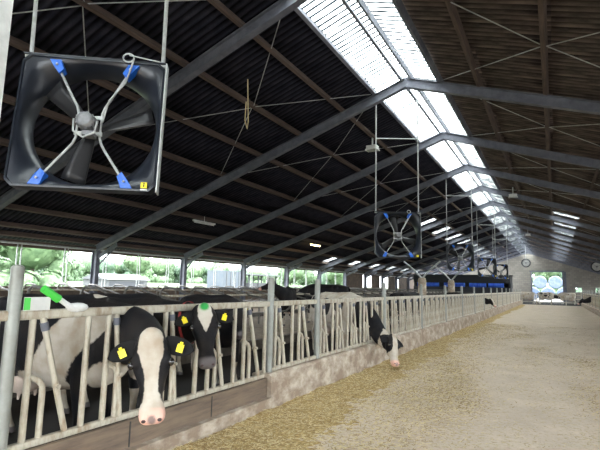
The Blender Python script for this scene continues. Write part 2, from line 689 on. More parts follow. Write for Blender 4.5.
def wall_poly(xs):
    """block wall strip between x stations, from z0 to the roof or a set top"""
    for (x0, x1, z0, t0, t1) in xs:
        P = [(x0, 0, z0), (x1, 0, z0), (x1, 0, t1), (x0, 0, t0)]
        Q = [(x, .25, z) for x, y, z in P]
        m.add(P + Q, [(0, 1, 2, 3), (7, 6, 5, 4), (0, 4, 5, 1), (1, 5, 6, 2), (2, 6, 7, 3), (3, 7, 4, 0)])


rt = lambda x: roof_z(x, .27)
wall_poly([(WL - .2, RX, -.3, rt(WL - .2), rt(RX)), (RX, DX0, -.3, rt(RX), rt(DX0)), (DX0, DX1, DZ, rt(DX0), rt(DX1)),
           (DX1, 2.75, -.3, rt(DX1), rt(2.75)), (2.75, 3.55, -.3, 1.5, 1.5), (2.75, 3.55, 2.15, rt(2.75), rt(3.55)),
           (3.55, 5.3, -.3, rt(3.55), rt(5.3)), (5.3, 6.1, -.3, 1.5, 1.5), (5.3, 6.1, 2.15, rt(5.3), rt(6.1)), (6.1, WR + .2, -.3, rt(6.1), rt(WR + .2))])
m.build('block_wall', M_['block'], root)
m = MB()
for x in (DX0 - .08, DX1 + .08):
    m.bb(x - .1, x + .1, -.06, .3, 0, DZ + .1)
m.bb(DX0 - .3, DX1 + .3, -.06, .3, DZ, DZ + .22)
m.build('door_frame', M_['steel'], root)
for x0 in (2.75, 5.3):
    m = MB()
    m.bb(x0 - .05, x0 + .85, -.04, .05, 1.44, 1.5)
    m.bb(x0 - .05, x0 + .85, -.04, .05, 2.15, 2.21)
    m.bb(x0 + .38, x0 + .42, 0, .05, 1.5, 2.15)
    m.build('window_frame', M_['white'], root)
# sliding door leaves pushed aside
m = MB()
m.bb(DX1 + .2, DX1 + .5, -.14, -.08, 0, DZ)
m.build('door_rail_post', M_['steel'], root)

# unseen near gable wall, added to shape the light through its wide doorway
root = struct(empty('wall_near_added', (0, Y_NEAR - .25, 0)))
m = MB()
wall_poly([(WL - .2, -3.6, -.3, rt(WL - .2), rt(-3.6)), (-3.6, RX, 4.9, rt(-3.6), rt(RX)), (RX, 4.6, 4.9, rt(RX), rt(4.6)), (4.6, WR + .2, -.3, rt(4.6), rt(WR + .2))])
m.build('block_wall', M_['block'], root)

# ------------------------------------------------------------------ kerbs under the feed fences
m = MB()
m.bb(-3.74, -3.34, Y_NEAR, 5.30, -.1, .165)
vs_ = []
Y0, Y1 = 5.30, 59
ny = 180
prof = [(-3.68, -.1), (-3.68, .44), (-3.64, .46), (-3.40, .46), (-3.37, .43), (-3.34, .04), (-3.34, -.1)]
for j in range(ny + 1):
    y = Y0 + (Y1 - Y0) * j / ny
    for k, (x, z) in enumerate(prof):
        d = .012 * noise.noise((x * 5, y * 2.2, z * 5)) + .008 * noise.noise((x * 9, y * 7, z * 9))
        vs_.append((x + d, y, z + d * .7))
n = len(prof)
m.add(vs_, [(j * n + k, j * n + k + 1, (j + 1) * n + k + 1, (j + 1) * n + k) for j in range(ny) for k in range(n - 1)], 0, False)
m.add([vs_[k] for k in range(n)], [tuple(range(n))], 0)
struct(m.build('trim_1', M_['conc']))['label'] = 'worn concrete feed kerb'
m = MB()
m.bb(CURB_R - .02, CURB_R + .3, 14, 59, -.1, .4)
struct(m.build('trim_2', M_['conc']))


# ------------------------------------------------------------------ feed fences
def feed_fence(name, x, posts, unit, label, side, near_detail):
    """posts: y of each post; rails, uprights and swing bars between them. side=+1: alley lies towards +x"""
    root = empty(name, (x, posts[0], 0))
    tag(root, label, 'fence')
    oy = -posts[0]
    pm = MB()
    pm.tube([(0, 0, -.02), (0, 0, 1.74)], .046, 12)
    pm.ball((0, 0, 1.74), (.046, .046, .02), 12, 4)
    pme = pm.mesh('post', M_['postgalv'])
    um = MB()
    um.tube([(0, 0, .44), (0, 0, 1.37)], .026, 8)
    ume = um.mesh('upright', M_['fence'])
    hm = MB()
    hm.tube([(0, 0, .93), (0, .085, .885), (0, .12, .84), (0, .125, .78), (0, .125, .44)], .024, 8)
    hme = hm.mesh('bent_stay', M_['fence'])

    def swing(dy):
        s = MB()
        a, c = Vector((side * .012, .07, 1.36)), Vector((side * .012, dy, .46))
        s.tube([a, c], .025, 8)
        q = a.lerp(c, .60)
        s.tube([q + Vector((-.03, 0, 0)), q + Vector((.045 * side, 0, 0))], .018, 6)
        s.tube([a + (c - a) * .04, a + (c - a) * .11], .031, 8, 1)
        return s.mesh('swing_bar', [M_['fence'], M_['steel']])
    sw = [swing(.33), swing(.17), swing(.26)]
    for y in posts:
        o = link('post', pme, root, (side * .015, y + oy, 0))
    for a, c in zip(posts[:-1], posts[1:]):
        r = MB()
        r.box((0, (a + c) / 2 + oy, 1.385), (.06, c - a - .02, .075))
        o = r.build('top_rail', M_['fence'], root)
        bv = o.modifiers.new('b', 'BEVEL')
        bv.width = .018
        bv.segments = 2
        zr = .43 if a < 5 else .485
        r = MB()
        r.box((0, (a + c) / 2 + oy, zr), (.06, c - a - .02, .055))
        o = r.build('bottom_rail', M_['fence'], root)
        bv = o.modifiers.new('b', 'BEVEL')
        bv.width = .014
        bv.segments = 2
        nunit = max(1, int(round((c - a) / unit)))
        st = (c - a - .06) / nunit
        for k in range(nunit):
            y = a + .16 + k * st + oy
            link('upright', ume, root, (0, y, 0))
            if c - a > 2 or k < nunit - 1:
                yy = y + .48
                if yy < c + oy - .05:
                    link('upright', ume, root, (0, yy, 0))
            link('swing_bar', sw[near_detail.get((round(a, 2), k), random.choice((2, 2, 2, 0)))], root, (0, y, 0))
            link('bent_stay', hme, root, (0, y, 0))
    return root


posts = [-1.55, 1.93, 5.42, 6.86, 10.28, 13.68]
while posts[-1] < 56:
    posts.append(posts[-1] + 3.42)
ff = feed_fence('feed_fence', FX, posts, .69, 'long pale metal headlock feed fence down the left side of the feed alley', 1, {(1.93, 0): 0, (1.93, 1): 1, (1.93, 2): 1, (1.93, 3): 2, (1.93, 4): 0})
# board bolted under the first fence panels
m = MB()
m.box((.06, 4.33, .285), (.045, 6.9, .24))
ob = m.build('kerb_board', M_['board'], ff)
ob['label'] = 'brown plank under the near fence rails'
ob.location = (0, -.95, 0)
for y in (3.02, 4.15):
    m = MB()
    m.box((.086, y + 1.55, .285), (.006, .012, .22))
    m.build('board_joint', M_['ink'], ob, (0, .95, 0))
# lever with the green grip on the near post
m = MB()
m.box((.05, 3.63, 1.47), (.012, .20, .10))
pl = m.build('latch_plate', M_['white'], ff)
pl['label'] = 'white plate with a green edge'
m = MB()
m.box((.058, 3.55, 1.47), (.006, .045, .09))
m.build('plate_edge', M_['green'], pl)
m = MB()
m.tube([(.05, 3.76, 1.53), (.05, 3.87, 1.46), (.05, 3.97, 1.41)], .022, 8)
m.ball((.03, 3.98, 1.43), (.05, .10, .04), 10, 6)
lv = m.build('latch_lever', M_['white'], ff)
m = MB()
m.tube([(.05, 3.665, 1.585), (.05, 3.80, 1.50)], [.030, .033], 10)
m.build('grip', M_['green'], lv)['label'] = 'bright green hand grip'

posts = [14.0]
while posts[-1] < 56:
    posts.append(posts[-1] + 3.42)
feed_fence('feed_fence', CURB_R + .15, posts, .69, 'metal feed fence on the right side of the alley near the far gate', -1, {})

# ------------------------------------------------------------------ gate across the far end of the alley
root = empty('alley_gate', (-3.3, 58.6, 0))
tag(root, 'low tubular metal gate closing the far end of the feed alley', 'gate')
for z in (.35, .75, 1.2):
    m = MB()
    m.tube([(0, 0, z), (5.8, 0, z)], .035, 6)
    m.build('rail', M_['fence'], root)
for x in (0, 1.45, 2.9, 4.35, 5.8):
    m = MB()
    m.tube([(x, 0, 0), (x, 0, 1.25 if x not in (0, 2.9, 5.8) else 1.5)], .045, 6)
    m.build('gate_post', M_['fence'], root)


# ------------------------------------------------------------------ cubicle dividers
def divider_mesh(flip):
    s = -1 if flip else 1
    m = MB()
    pts = [(0, 0, -.1), (0, 0, 1.18), (s * .06, 0, 1.30), (s * .16, 0, 1.36), (s * .55, 0, 1.34), (s * .95, 0, 1.22), (s * 1.5, 0, 1.12), (s * 1.85, 0, 1.05), (s * 1.97, 0, .93), (s * 1.95, 0, .78),
           (s * 1.82, 0, .68), (s * 1.3, 0, .62), (s * .7, 0, .50), (s * .05, 0, .46)]
    m.tube(pts, .03, 7)
    return m.mesh('cubicle_divider', M_['steel'] if flip else M_['rail'])


for nm, x0, flip, lab, grp in (('cubicle_divider', -9.25, False, 'bent galvanised cubicle divider in the row behind the feed passage', 'dividers of the inner cubicle row'),
                               ('cubicle_divider', -15.6, False, 'bent galvanised cubicle divider in the row under the open side', 'dividers of the outer cubicle row')):
    me = divider_mesh(flip)
    y = 3.0
    while y < 45:
        o = link(nm, me, None, (x0, y, .16))
        tag(o, lab, 'cubicle divider', grp)
        y += 1.18
for x, lab in ((-8.1, 'long neck rail over the inner cubicle row'), (-14.6, 'long neck rail over the cubicle row under the open side')):
    m = MB()
    m.tube([(x, 2.2, 1.33), (x, 47, 1.33)], .03, 7)
    tag(m.build('neck_rail', M_['fence']), lab, 'rail')


# ------------------------------------------------------------------ barn fans
def fan(center, yaw, tilt, spin, label, hang, detail, cable):
    S = 1.3
    h = S / 2
    root = empty('barn_fan', center)
    root.rotation_euler = (0, 0, 0)
    tag(root, label, 'fan', 'square barn fans along the alley')
    Rm = Matrix.Rotation(yaw, 4, 'Z') @ Matrix.Rotation(tilt, 4, 'X')     # local: x right, -y towards viewer, z up
    root.matrix_world = Matrix.Translation(center) @ Rm
    # bell-mouth housing
    N = 64 if detail else 32
    rings = []
    hole = .575
    out, outb = [], []
    for j in range(N):
        a = 2 * PI * (j + .5) / N
        c, s = math.cos(a), math.sin(a)
        k = h / max(abs(c), abs(s))
        out.append((k * c, 0, k * s))
    rings.append([Vector((x, .12, z)) for x, y, z in out])
    rings.append([Vector((x, 0, z)) for x, y, z in out])
    rings.append([Vector((x * .975, -.004, z * .975)) for x, y, z in out])
    for t in (.0, .2, .4, .6, .8, 1.0):
        rr = []
        for j in range(N):
            a = 2 * PI * (j + .5) / N
            o_ = Vector(out[j]) * .965
            i_ = Vector((hole * math.cos(a), 0, hole * math.sin(a)))
            p = o_.lerp(i_, t)
            p.y = .01 + .15 * t ** 2.2
            rr.append(p)
        rings.append(rr)
    rings.append([Vector((hole * math.cos(2 * PI * (j + .5) / N), .25, hole * math.sin(2 * PI * (j + .5) / N))) for j in range(N)])
    m = MB()
    m.rings(rings + [rings[0]], 0, True, False)
    ho = m.build('housing', M_['black'], root)
    es = ho.modifiers.new('e', 'EDGE_SPLIT')
    es.split_angle = R(50)
    # galvanised edge rails
    m = MB()
    m.box((h + .006, .045, 0), (.012, .10, S + .01))
    m.build('edge_rail', M_['galv'], root)
    m = MB()
    m.box((0, .06, h + .006), (S, .13, .014))
    m.build('top_flange', M_['black'], root)
    # bent carrier bars, motor, brackets
    q = .50
    for s in (-1, 1):
        m = MB()
        zt, zb = .14, -.12
        pts = [(s * .31, .0, .50), (s * .16, .02, .22), (s * .125, .03, .16), (s * .105, .03, .09), (s * .105, .03, -.15), (s * .125, .03, -.21), (s * .16, .02, -.27), (s * .35, .0, -.55)]
        m.tube(pts, .012, 8)
        br = m.build('carrier_bar', M_['galv'], root)
        for z in (1, -1):
            k = MB()
            P = [(s * .38, -.035, z * .40), (s * .55, -.035, z * .50), (s * .50, -.035, z * .60), (s * .40, -.035, z * .52)]
            e = -.05 if z > 0 else -.01
            q = -.01 if z > 0 else .02
            P = [(s * (.315 + e), -.03, z * (.51 + q)), (s * (.355 + e), -.03, z * (.465 + q)), (s * (.405 + e), -.03, z * (.53 + q)), (s * (.455 + e), -.015, z * (.612 + q)), (s * (.355 + e), -.015, z * (.612 + q))]
            Q = [(x, .06, zz) for x, y, zz in P]
            nn = len(P)
            k.add(P + Q, [tuple(range(nn)), tuple(range(nn, 2 * nn))[::-1]] + [(i, (i + 1) % nn, nn + (i + 1) % nn, nn + i) for i in range(nn)])
            kb = k.build('bracket', M_['blue'], root)
            kb['label'] = 'blue corner bracket'
            if detail:
                k = MB()
                k.ball((s * (.38 + e), -.033, z * (.555 + q)), .012, 8, 4)
                k.build('bolt', M_['galv'], kb)
    m = MB()
    m.tube([(0, -.12, -.03), (0, -.11, -.03), (0, .08, -.03)], [.05, .074, .074], 14)
    for k in range(9):
        a = 2 * PI * k / 9
        m.beam((.078 * math.cos(a), -.10, .078 * math.sin(a) - .03), (.078 * math.cos(a), .07, .078 * math.sin(a) - .03), .012, .014)
    m.box((.03, -.03, -.145), (.10, .10, .04))
    mo = m.build('motor', M_['motor'], root)
    for z in (.05, -.11):
        m = MB()
        m.box((0, .03, z), (.25, .02, .035))
        m.build('mounting_strap', M_['galv'], mo)
    hub = MB()
    hub.tube([(0, .08, -.03), (0, .19, -.03)], .085, 14)
    hub.build('hub', M_['blade'], root)
    for k in range(3):
        a = spin + 2 * PI * k / 3
        m = MB()
        vs_ = []
        for i in range(7):
            r_ = .07 + .49 * i / 6
            wd = (.05 + .055 * (i / 6) ** .8)
            tw = R(38 - 20 * i / 6)
            for e in (-1, -.33, .33, 1):
                u = e * wd
                x = r_
                yy = .14 + u * math.sin(tw)
                zz = u * math.cos(tw) + .02 * (i / 6) ** 2
                vs_.append((x * math.cos(a) - zz * math.sin(a), yy, x * math.sin(a) + zz * math.cos(a) - .03 * (1 - i / 6)))
        nb = len(vs_)
        vs2 = [(x, y + .012, z) for x, y, z in vs_]
        fs = [(i * 4 + j, i * 4 + j + 1, (i + 1) * 4 + j + 1, (i + 1) * 4 + j) for i in range(6) for j in range(3)]
        fs += [(nb + i * 4 + j, nb + (i + 1) * 4 + j, nb + (i + 1) * 4 + j + 1, nb + i * 4 + j + 1) for i in range(6) for j in range(3)]
        edge = [i * 4 for i in range(7)] + [24 + j for j in range(1, 4)] + [i * 4 + 3 for i in range(5, -1, -1)] + [2, 1]
        fs += [(edge[i], edge[(i + 1) % len(edge)], nb + edge[(i + 1) % len(edge)], nb + edge[i]) for i in range(len(edge))]
        m.add(vs_ + vs2, fs, 0, True)
        m.build('blade', M_['blade'], root)
    if detail:
        m = MB()
        pts = []
        for i in range(15):
            a = R(-60) + 2 * PI * i / 12
            pts.append((.31 + .05 * math.cos(a), -.05, .655 + .045 * math.sin(a)))
        m.tube(pts + [(.34, -.04, .56), (.30, -.03, .40), (.16, .0, .22), (.125, .0, .0)], .008, 6)
        m.tube([(.31, -.04, .69), (.42, -.02, .685), (.60, .0, .665)], .006, 6)
        m.tube([(.10, -.06, -.02), (.09, -.09, -.15), (.0, -.10, -.2), (-.09, -.09, -.14), (-.1, -.08, -.02)], .01, 6)
        m.build('cable', M_['galv'], root)
        m = MB()
        m.box((.545, -.004, -.595), (.055, .006, .055))
        wl = m.build('warning_sticker', M_['yellow'], root)
        m = MB()
        m.box((.545, -.009, -.600), (.008, .004, .022))
        m.box((.545, -.009, -.580), (.014, .004, .008))
        m.build('sticker_symbol', M_['ink'], wl)
        m = MB()
        m.box((.545, -.004, -.637), (.06, .004, .012))
        m.build('sticker_text', M_['white'], wl)
    else:
        m = MB()
        m.tube([(.31 + .05 * math.cos(a), -.05, .655 + .045 * math.sin(a)) for a in [2 * PI * i / 10 for i in range(11)]], .009, 5)
        m.tube([(.36, -.05, .56), (.14, -.05, .15)], .008, 5)
        m.build('cable', M_['galv'], root)
        m = MB()
        m.box((.545, -.006, -.595), (.06, .006, .06))
        m.build('warning_sticker', M_['yellow'], root)
    inv = root.matrix_world.inverted()
    for s, top in zip((-1, 1), hang):
        m = MB()
        a = Vector((s * (h - .04), .06, h))
        t = (inv @ Vector(top))
        m.tube([a, t], .019, 8)
        m.box(a, (.07, .09, .05))
        m.build('hanger_pipe', M_['galv'], root)
    if cable:
        m = MB()
        a = Vector((-(h - .04), .06, h)).lerp(inv @ Vector(hang[0]), cable)
        c = Vector(((h - .04), .06, h)).lerp(inv @ Vector(hang[1]), cable)
        c.z = a.z
        m.tube([a, c], .015, 6)
        m.build('cross_pipe', M_['galv'], root)
    return root


def hangtop(center, yaw, s):
    x = center[0] + s * .61 * math.cos(yaw)
    y = center[1] + s * .61 * math.sin(yaw)
    return (x, y, roof_z(x, .28))


fans = [((-3.695, 2.544, 3.114), .639, -.096, R(15), 'large square black fan hanging nearest, above the near headlocks', True, 0),
        ((-3.80, 12.44, 3.13), .50, -.03, R(-22), 'second square black fan from the camera, hanging over the fence', False, .62),
        ((-3.92, 23.0, 3.16), .46, -.03, R(20), 'third square black fan from the camera, hanging over the fence', False, .7),
        ((-4.05, 34.2, 3.17), .44, -.03, R(70), 'fourth square black fan, hanging just before the farthest one', False, .7),
        ((-4.15, 44.6, 3.25), .42, -.03, R(40), 'fifth and farthest square black fan, hanging by the dark cabin', False, .7)]
for c, yw, ti, sp, lab, det, cb in fans:
    fan(c, yw, ti, sp, lab, [hangtop(c, yw, -1), hangtop(c, yw, 1)], det, cb)


def ring_fan(loc, label, r, hang_z):
    root = empty('ring_fan', loc)
    tag(root, label, 'fan')
    m = MB()
    N = 24
    m.tube([(r * math.cos(2 * PI * i / N), 0, r * math.sin(2 * PI * i / N)) for i in range(N + 1)], .07, 8, cap=False)
    m.build('ring', M_['black'], root)
    m = MB()
    m.tube([(0, -.1, 0), (0, .1, 0)], .1, 10)
    m.build('motor', M_['motor'], root)
    m = MB()
    m.tube([(0, .10, 0), (0, .12, 0)], r * .93, 24)
    m.build('guard_disc', M_['white'], root)['label'] = 'pale round guard'
    for k in range(3):
        a = 2 * PI * k / 3 + .4
        m = MB()
        m.beam((0, 0, 0), ((r - .05) * math.cos(a), 0, (r - .05) * math.sin(a)), .03, .1, up=(0, 1, .5))
        m.build('blade', M_['galv'], root)
    m = MB()
    m.tube([(0, 0, r), (0, 0, hang_z - loc[2])], .03, 6)
    m.build('hanger_pipe', M_['galv'], root)


ring_fan((-3.1, 66, 5.15), 'round fan hanging in front of the far block wall above the doorway', .5, roof_z(-3.1, .2))
ring_fan((4.0, 57, 4.25), 'round fan hanging under the right roof slope', .5, roof_z(4.0, .2))


# ------------------------------------------------------------------ roof lamps
def flood(px, z_drop, label):
    root = empty('flood_lamp', px)
    tag(root, label, 'lamp', 'lamps under the rafters')
    m = MB()
    m.box((0, 0, 0), (.36, .26, .13))
    m.box((0, 0, -.075), (.42, .32, .03))
    m.build('housing', M_['white'], root)
    m = MB()
    m.box((0, 0, -.092), (.34, .24, .01))
    m.build('lens', M_['galv'], root)
    m = MB()
    m.tube([(0, 0, .06), (0, 0, z_drop)], .03, 6)
    m.build('stem', M_['galv'], root)


flood((-5.2, 14.2, 6.35), .35, 'pale box lamp under the left slope beside the second fan pipes')
flood((-1.6, 24.6, 6.33), .42, 'pale flood lamp under the right slope, nearest of the right lamps')
flood((-1.75, 42.5, 6.3), .42, 'small flood lamp under the right slope near the far end')


def tube_lamp(loc, lit, label):
    root = empty('tube_lamp', loc)
    tag(root, label, 'lamp')
    m = MB()
    m.box((0, 0, .05), (.10, 1.3, .06))
    m.tube([(0, 0, .06), (0, 0, roof_z(loc[0], .2) - loc[2])], .012, 5)
    m.build('fitting', M_['white'], root)
    m = MB()
    m.tube([(0, -.6, -.005), (0, .6, -.005)], .03, 8)
    m.build('tube', M_['tube'] if lit else M_['white'], root)


tube_lamp((-12.7, 24.6, 4.1), True, 'lit yellow tube lamp under the left roof slope')
tube_lamp((-12.5, 14.2, 4.1), False, 'unlit tube lamp under the left roof slope, behind the near fan')

# white post at the very left and hanging cord
m = MB()
m.bb(-.15, .15, -.15, .15, 0, 6.35)
wp = m.build('roof_post', M_['white'], None, (-5.27, 2.34, 0))
tag(wp, 'white square post running up to the roof at the left edge', 'post')
m = MB()
m.tube([(0, 0, 0), (.02, .02, -.6), (.06, .0, -1.05), (.0, .05, -1.2), (-.05, .02, -1.0), (-.02, 0, -.55)], .013, 6)
hc = m.build('hanging_cord', M_['strawA'], None, (-6.1, 8.2, 6.45))
tag(hc, 'looped cord hanging from the left roof slope behind the near fan', 'cord')

# interior posts with forked tops along the cubicles
for i, (x, y, lab) in enumerate(((-5.7, 22.6, 'thick pale concrete post with a forked bracket beyond the eating cow'), (-5.4, 28.3, 'thick pale concrete post with a forked bracket under the third fan'))):
    root = empty('brush_post', (x, y, 0))
    tag(root, lab, 'post')
    m = MB()
    m.tube([(0, 0, 0), (0, 0, 2.0), (0, 0, 2.15)], [.2, .2, .16], 10)
    m.build('shaft', M_['conc'], root)
    for s in (-1, 1):
        m = MB()
        m.tube([(0, 0, 2.1), (s * .35, 0, 2.5), (s * .9, 0, 2.95)], .045, 6)
        m.build('fork_arm', M_['galv'], root)

# dark cabin with blue curtains at the end of the cubicles
root = empty('dark_cabin', (-7.4, 51, 0))
tag(root, 'dark cabin with a blue curtain band at the far end of the cubicles', 'cabin')
m = MB()
m.bb(-6.4, 3.5, 0, .15, 0, 1.85)
m.bb(-6.4, 3.5, 0, .15, 2.3, 3.05)
m.bb(-6.4, 3.5, 2.6, 2.75, 0, 3.05)
m.bb(3.35, 3.5, .15, 2.6, 0, 3.05)
m.bb(-6.4, -6.25, .15, 2.6, 0, 3.05)
m.bb(-6.5, 3.6, -.1, 2.8, 3.05, 3.15)
m.build('cabin_wall', M_['cabin'], root)
for x0, x1 in ((-6.0, -3.6), (-3.1, -.9), (-.5, 1.2), (1.4, 2.9)):
    m = MB()
    n = 24
    vs_ = []
    for i in range(n + 1):
        x = x0 + (x1 - x0) * i / n
        y = -.03 + .025 * math.sin(i * 1.9)
        vs_ += [(x, y, 1.85), (x, y, 2.28)]
    m.add(vs_, [(2 * i, 2 * i + 2, 2 * i + 3, 2 * i + 1) for i in range(n)], 0, True)
    o = m.build('curtain', M_['bluetarp'], root)
    sd = o.modifiers.new('s', 'SOLIDIFY')
    sd.thickness = .01
# ------------------------------------------------------------------ loose feed on the alley floor
def feed_depth(x, y):
    e = x - (-3.34)
    wdt = 1.0 + .40 * noise.noise((y * .35, 1.7, 0)) + .38 * noise.noise((y * 1.1, 4.7, 0)) + .14 * noise.noise((y * 3.1, x * 2, 2))
    if y < 7:
        wdt += .25
    wdt *= 1 - .45 * min(1, max(0, (y - 9) / 14))
    d = max(0, 1 - e / wdt)
    h = .055 * d ** .8 * (.45 + .9 * abs(noise.noise((x * 1.7, y * 1.3, 5)))) + .02 * d * noise.noise((x * 7, y * 7, 1))
    return h + (.012 * noise.noise((x * 15, y * 15, 2)) if d > .02 else 0) - .008


m = MB()
nx, ny = 46, 700
vs_ = []
for j in range(ny + 1):
    y = 1.5 + 56 * (j / ny) ** 1.6
    for i in range(nx + 1):
        x = -3.36 + 1.9 * i / nx
        vs_.append((x, y, feed_depth(x, y)))
m.add(vs_, [(j * (nx + 1) + i, j * (nx + 1) + i + 1, (j + 1) * (nx + 1) + i + 1, (j + 1) * (nx + 1) + i) for j in range(ny) for i in range(nx)], 0, True)
tag(m.build('feed_windrow', M_['hay']), 'thin brown windrow of chopped feed along the left kerb', 'feed', kind='stuff')
m = MB()
rng = random.Random(3)
cnt = 0
while cnt < 60000:
    y = 2.2 + 22 * rng.random() ** 1.7
    x = -3.32 + 5.8 * rng.random()
    e = x + 3.34
    pz = noise.noise((x * .9, y * .35, 9)) * .5 + .5
    dens = max(0, 1.2 - e / (1.2 + 1.6 * pz)) + 1.6 * max(0, pz - .50) + .05
    dens *= .35 + 1.3 * max(0, noise.noise((x * 3.1, y * 2.3, 4)) * .5 + .35)
    if rng.random() > dens:
        continue
    cnt += 1
    L = rng.uniform(.008, .032) * (1 if y < 9 else 1.3)
    wd = rng.uniform(.0018, .004) * (1 if y < 7 else 1.6)
    a = rng.uniform(0, PI)
    z = max(0, feed_depth(x, y)) + rng.uniform(.002, .012)
    dx, dy = math.cos(a) * L, math.sin(a) * L
    px, py = -math.sin(a) * wd, math.cos(a) * wd
    t1, t2 = rng.uniform(-.006, .012), rng.uniform(-.004, .012)
    m.add([(x - dx - px, y - dy - py, z + t1), (x + dx - px, y + dy - py, z + t2), (x + dx + px, y + dy + py, z + t2), (x - dx + px, y - dy + py, z + t1 + .003)], [(0, 1, 2, 3)], 0 if rng.random() < .55 else 1)
tag(m.build('straw_litter', [M_['strawA'], M_['strawB']]), 'straw bits and chopped feed scattered over the concrete alley', 'straw', kind='stuff')

# ------------------------------------------------------------------ cows
def coat_mat(name, warm=1.0):
    m = bpy.data.materials.new(name)
    m.use_nodes = True
    n, l = m.node_tree.nodes, m.node_tree.links
    b = n['Principled BSDF']
    b.inputs['Roughness'].default_value = .62
    b.inputs['Specular IOR Level'].default_value = .16
    t = n.new('ShaderNodeTexCoord')

    def attr(nm):
        a = n.new('ShaderNodeAttribute')
        a.attribute_name = nm
        return a.outputs['Fac']

    nz = n.new('ShaderNodeTexNoise')
    nz.inputs['Scale'].default_value = 22
    nz.inputs['Detail'].default_value = 5
    l.new(t.outputs['Object'], nz.inputs['Vector'])
    mr = n.new('ShaderNodeMath')
    mr.operation = 'MULTIPLY_ADD'
    mr.inputs[1].default_value = .22
    mr.inputs[2].default_value = -.11
    l.new(nz.outputs['Fac'], mr.inputs[0])
    ad = n.new('ShaderNodeMath')
    l.new(attr('coat'), ad.inputs[0])
    l.new(mr.outputs[0], ad.inputs[1])
    r = n.new('ShaderNodeMapRange')
    r.inputs['From Min'].default_value = -.035
    r.inputs['From Max'].default_value = .035
    l.new(ad.outputs[0], r.inputs['Value'])
    nd = n.new('ShaderNodeTexNoise')
    nd.inputs['Scale'].default_value = 5
    nd.inputs['Detail'].default_value = 7
    l.new(t.outputs['Object'], nd.inputs['Vector'])
    wr = n.new('ShaderNodeValToRGB')
    wr.color_ramp.elements[0].position = .35
    wr.color_ramp.elements[1].position = .62
    wr.color_ramp.elements[0].color = (.36, .29, .215, 1)
    wr.color_ramp.elements[1].color = (.50, .455, .39, 1)
    l.new(nd.outputs['Fac'], wr.inputs[0])
    br = n.new('ShaderNodeValToRGB')
    br.color_ramp.elements[0].position = .4
    br.color_ramp.elements[1].position = .7
    br.color_ramp.elements[0].color = (.006, .006, .008, 1)
    br.color_ramp.elements[1].color = (.020, .016, .014, 1)
    l.new(nd.outputs['Fac'], br.inputs[0])

    def mix(fac, a, c):
        x = n.new('ShaderNodeMix')
        x.data_type = 'RGBA'
        l.new(fac, x.inputs[0])
        if isinstance(a, tuple):
            x.inputs[6].default_value = (*a, 1)
        else:
            l.new(a, x.inputs[6])
        if isinstance(c, tuple):
            x.inputs[7].default_value = (*c, 1)
        else:
            l.new(c, x.inputs[7])
        return x.outputs[2]
    c = mix(r.outputs[0], br.outputs[0], wr.outputs[0])
    c = mix(attr('pink'), c, (.72, .42, .34))
    c = mix(attr('grey'), c, (.13, .115, .115))
    c = mix(attr('paint'), c, (.03, .28, .06))
    l.new(c, b.inputs['Base Color'])
    hb = n.new('ShaderNodeTexNoise')
    hb.inputs['Scale'].default_value = 70
    hb.inputs['Detail'].default_value = 4
    l.new(t.outputs['Object'], hb.inputs['Vector'])
    bn = n.new('ShaderNodeBump')
    bn.inputs['Strength'].default_value = .25
    bn.inputs['Distance'].default_value = .01
    l.new(hb.outputs['Fac'], bn.inputs['Height'])
    l.new(bn.outputs[0], b.inputs['Normal'])
    return m


M_['coat'] = coat_mat('cow_coat')


def sring(c, lat, up, w_, hu, hd, n=20, e=.85):
    out = []
    for j in range(n):
        a = 2 * PI * j / n
        ca, sa = math.cos(a), math.sin(a)
        x = math.copysign(abs(ca) ** e, ca) * w_
        y = math.copysign(abs(sa) ** e, sa)
        out.append(c + lat * x + up * (y * hu if y > 0 else y * hd))
    return out


def lerp_sections(secs, n):
    """secs: list of tuples; Catmull-Rom resampled to n"""
    k = len(secs)
    out = []
    for i in range(n):
        t = i / (n - 1) * (k - 1)
        a = min(int(t), k - 2)
        f = t - a
        p0, p1, p2, p3 = secs[max(a - 1, 0)], secs[a], secs[a + 1], secs[min(a + 2, k - 1)]
        out.append(tuple(.5 * ((2 * q1) + (-q0 + q2) * f + (2 * q0 - 5 * q1 + 4 * q2 - q3) * f * f + (-q0 + 3 * q1 - 3 * q2 + q3) * f ** 3) for q0, q1, q2, q3 in zip(p0, p1, p2, p3)))
    return out


HEAD = [(-.05, .055, .045, .05), (0, .090, .070, .09), (.06, .116, .078, .12), (.13, .126, .075, .145), (.19, .128, .068, .155), (.26, .104, .060, .145), (.33, .080, .055, .115),
        (.40, .069, .052, .09), (.455, .079, .056, .082), (.505, .086, .058, .075), (.545, .076, .046, .055), (.565, .045, .022, .03)]
TORSO = [(-.93, 1.24, .05, .07, .06), (-.90, 1.22, .14, .13, .16), (-.80, 1.17, .22, .24, .30), (-.62, 1.10, .265, .335, .37), (-.42, 1.06, .285, .375, .40), (-.12, 1.01, .315, .41, .43), (.18, .99, .31, .42, .43),
         (.42, 1.0, .275, .43, .42), (.60, 1.03, .235, .40, .42), (.76, 1.06, .195, .33, .38), (.88, 1.08, .13, .22, .27), (.93, 1.08, .06, .10, .12)]


def loft_leg(m, pts):
    P = lerp_sections(pts, 16)
    rings = []
    for i, (x, y, z, rx, ry) in enumerate(P):
        rings.append([Vector((x + rx * math.cos(2 * PI * j / 12), y + ry * math.sin(2 * PI * j / 12), z)) for j in range(12)])
    m.rings(rings)


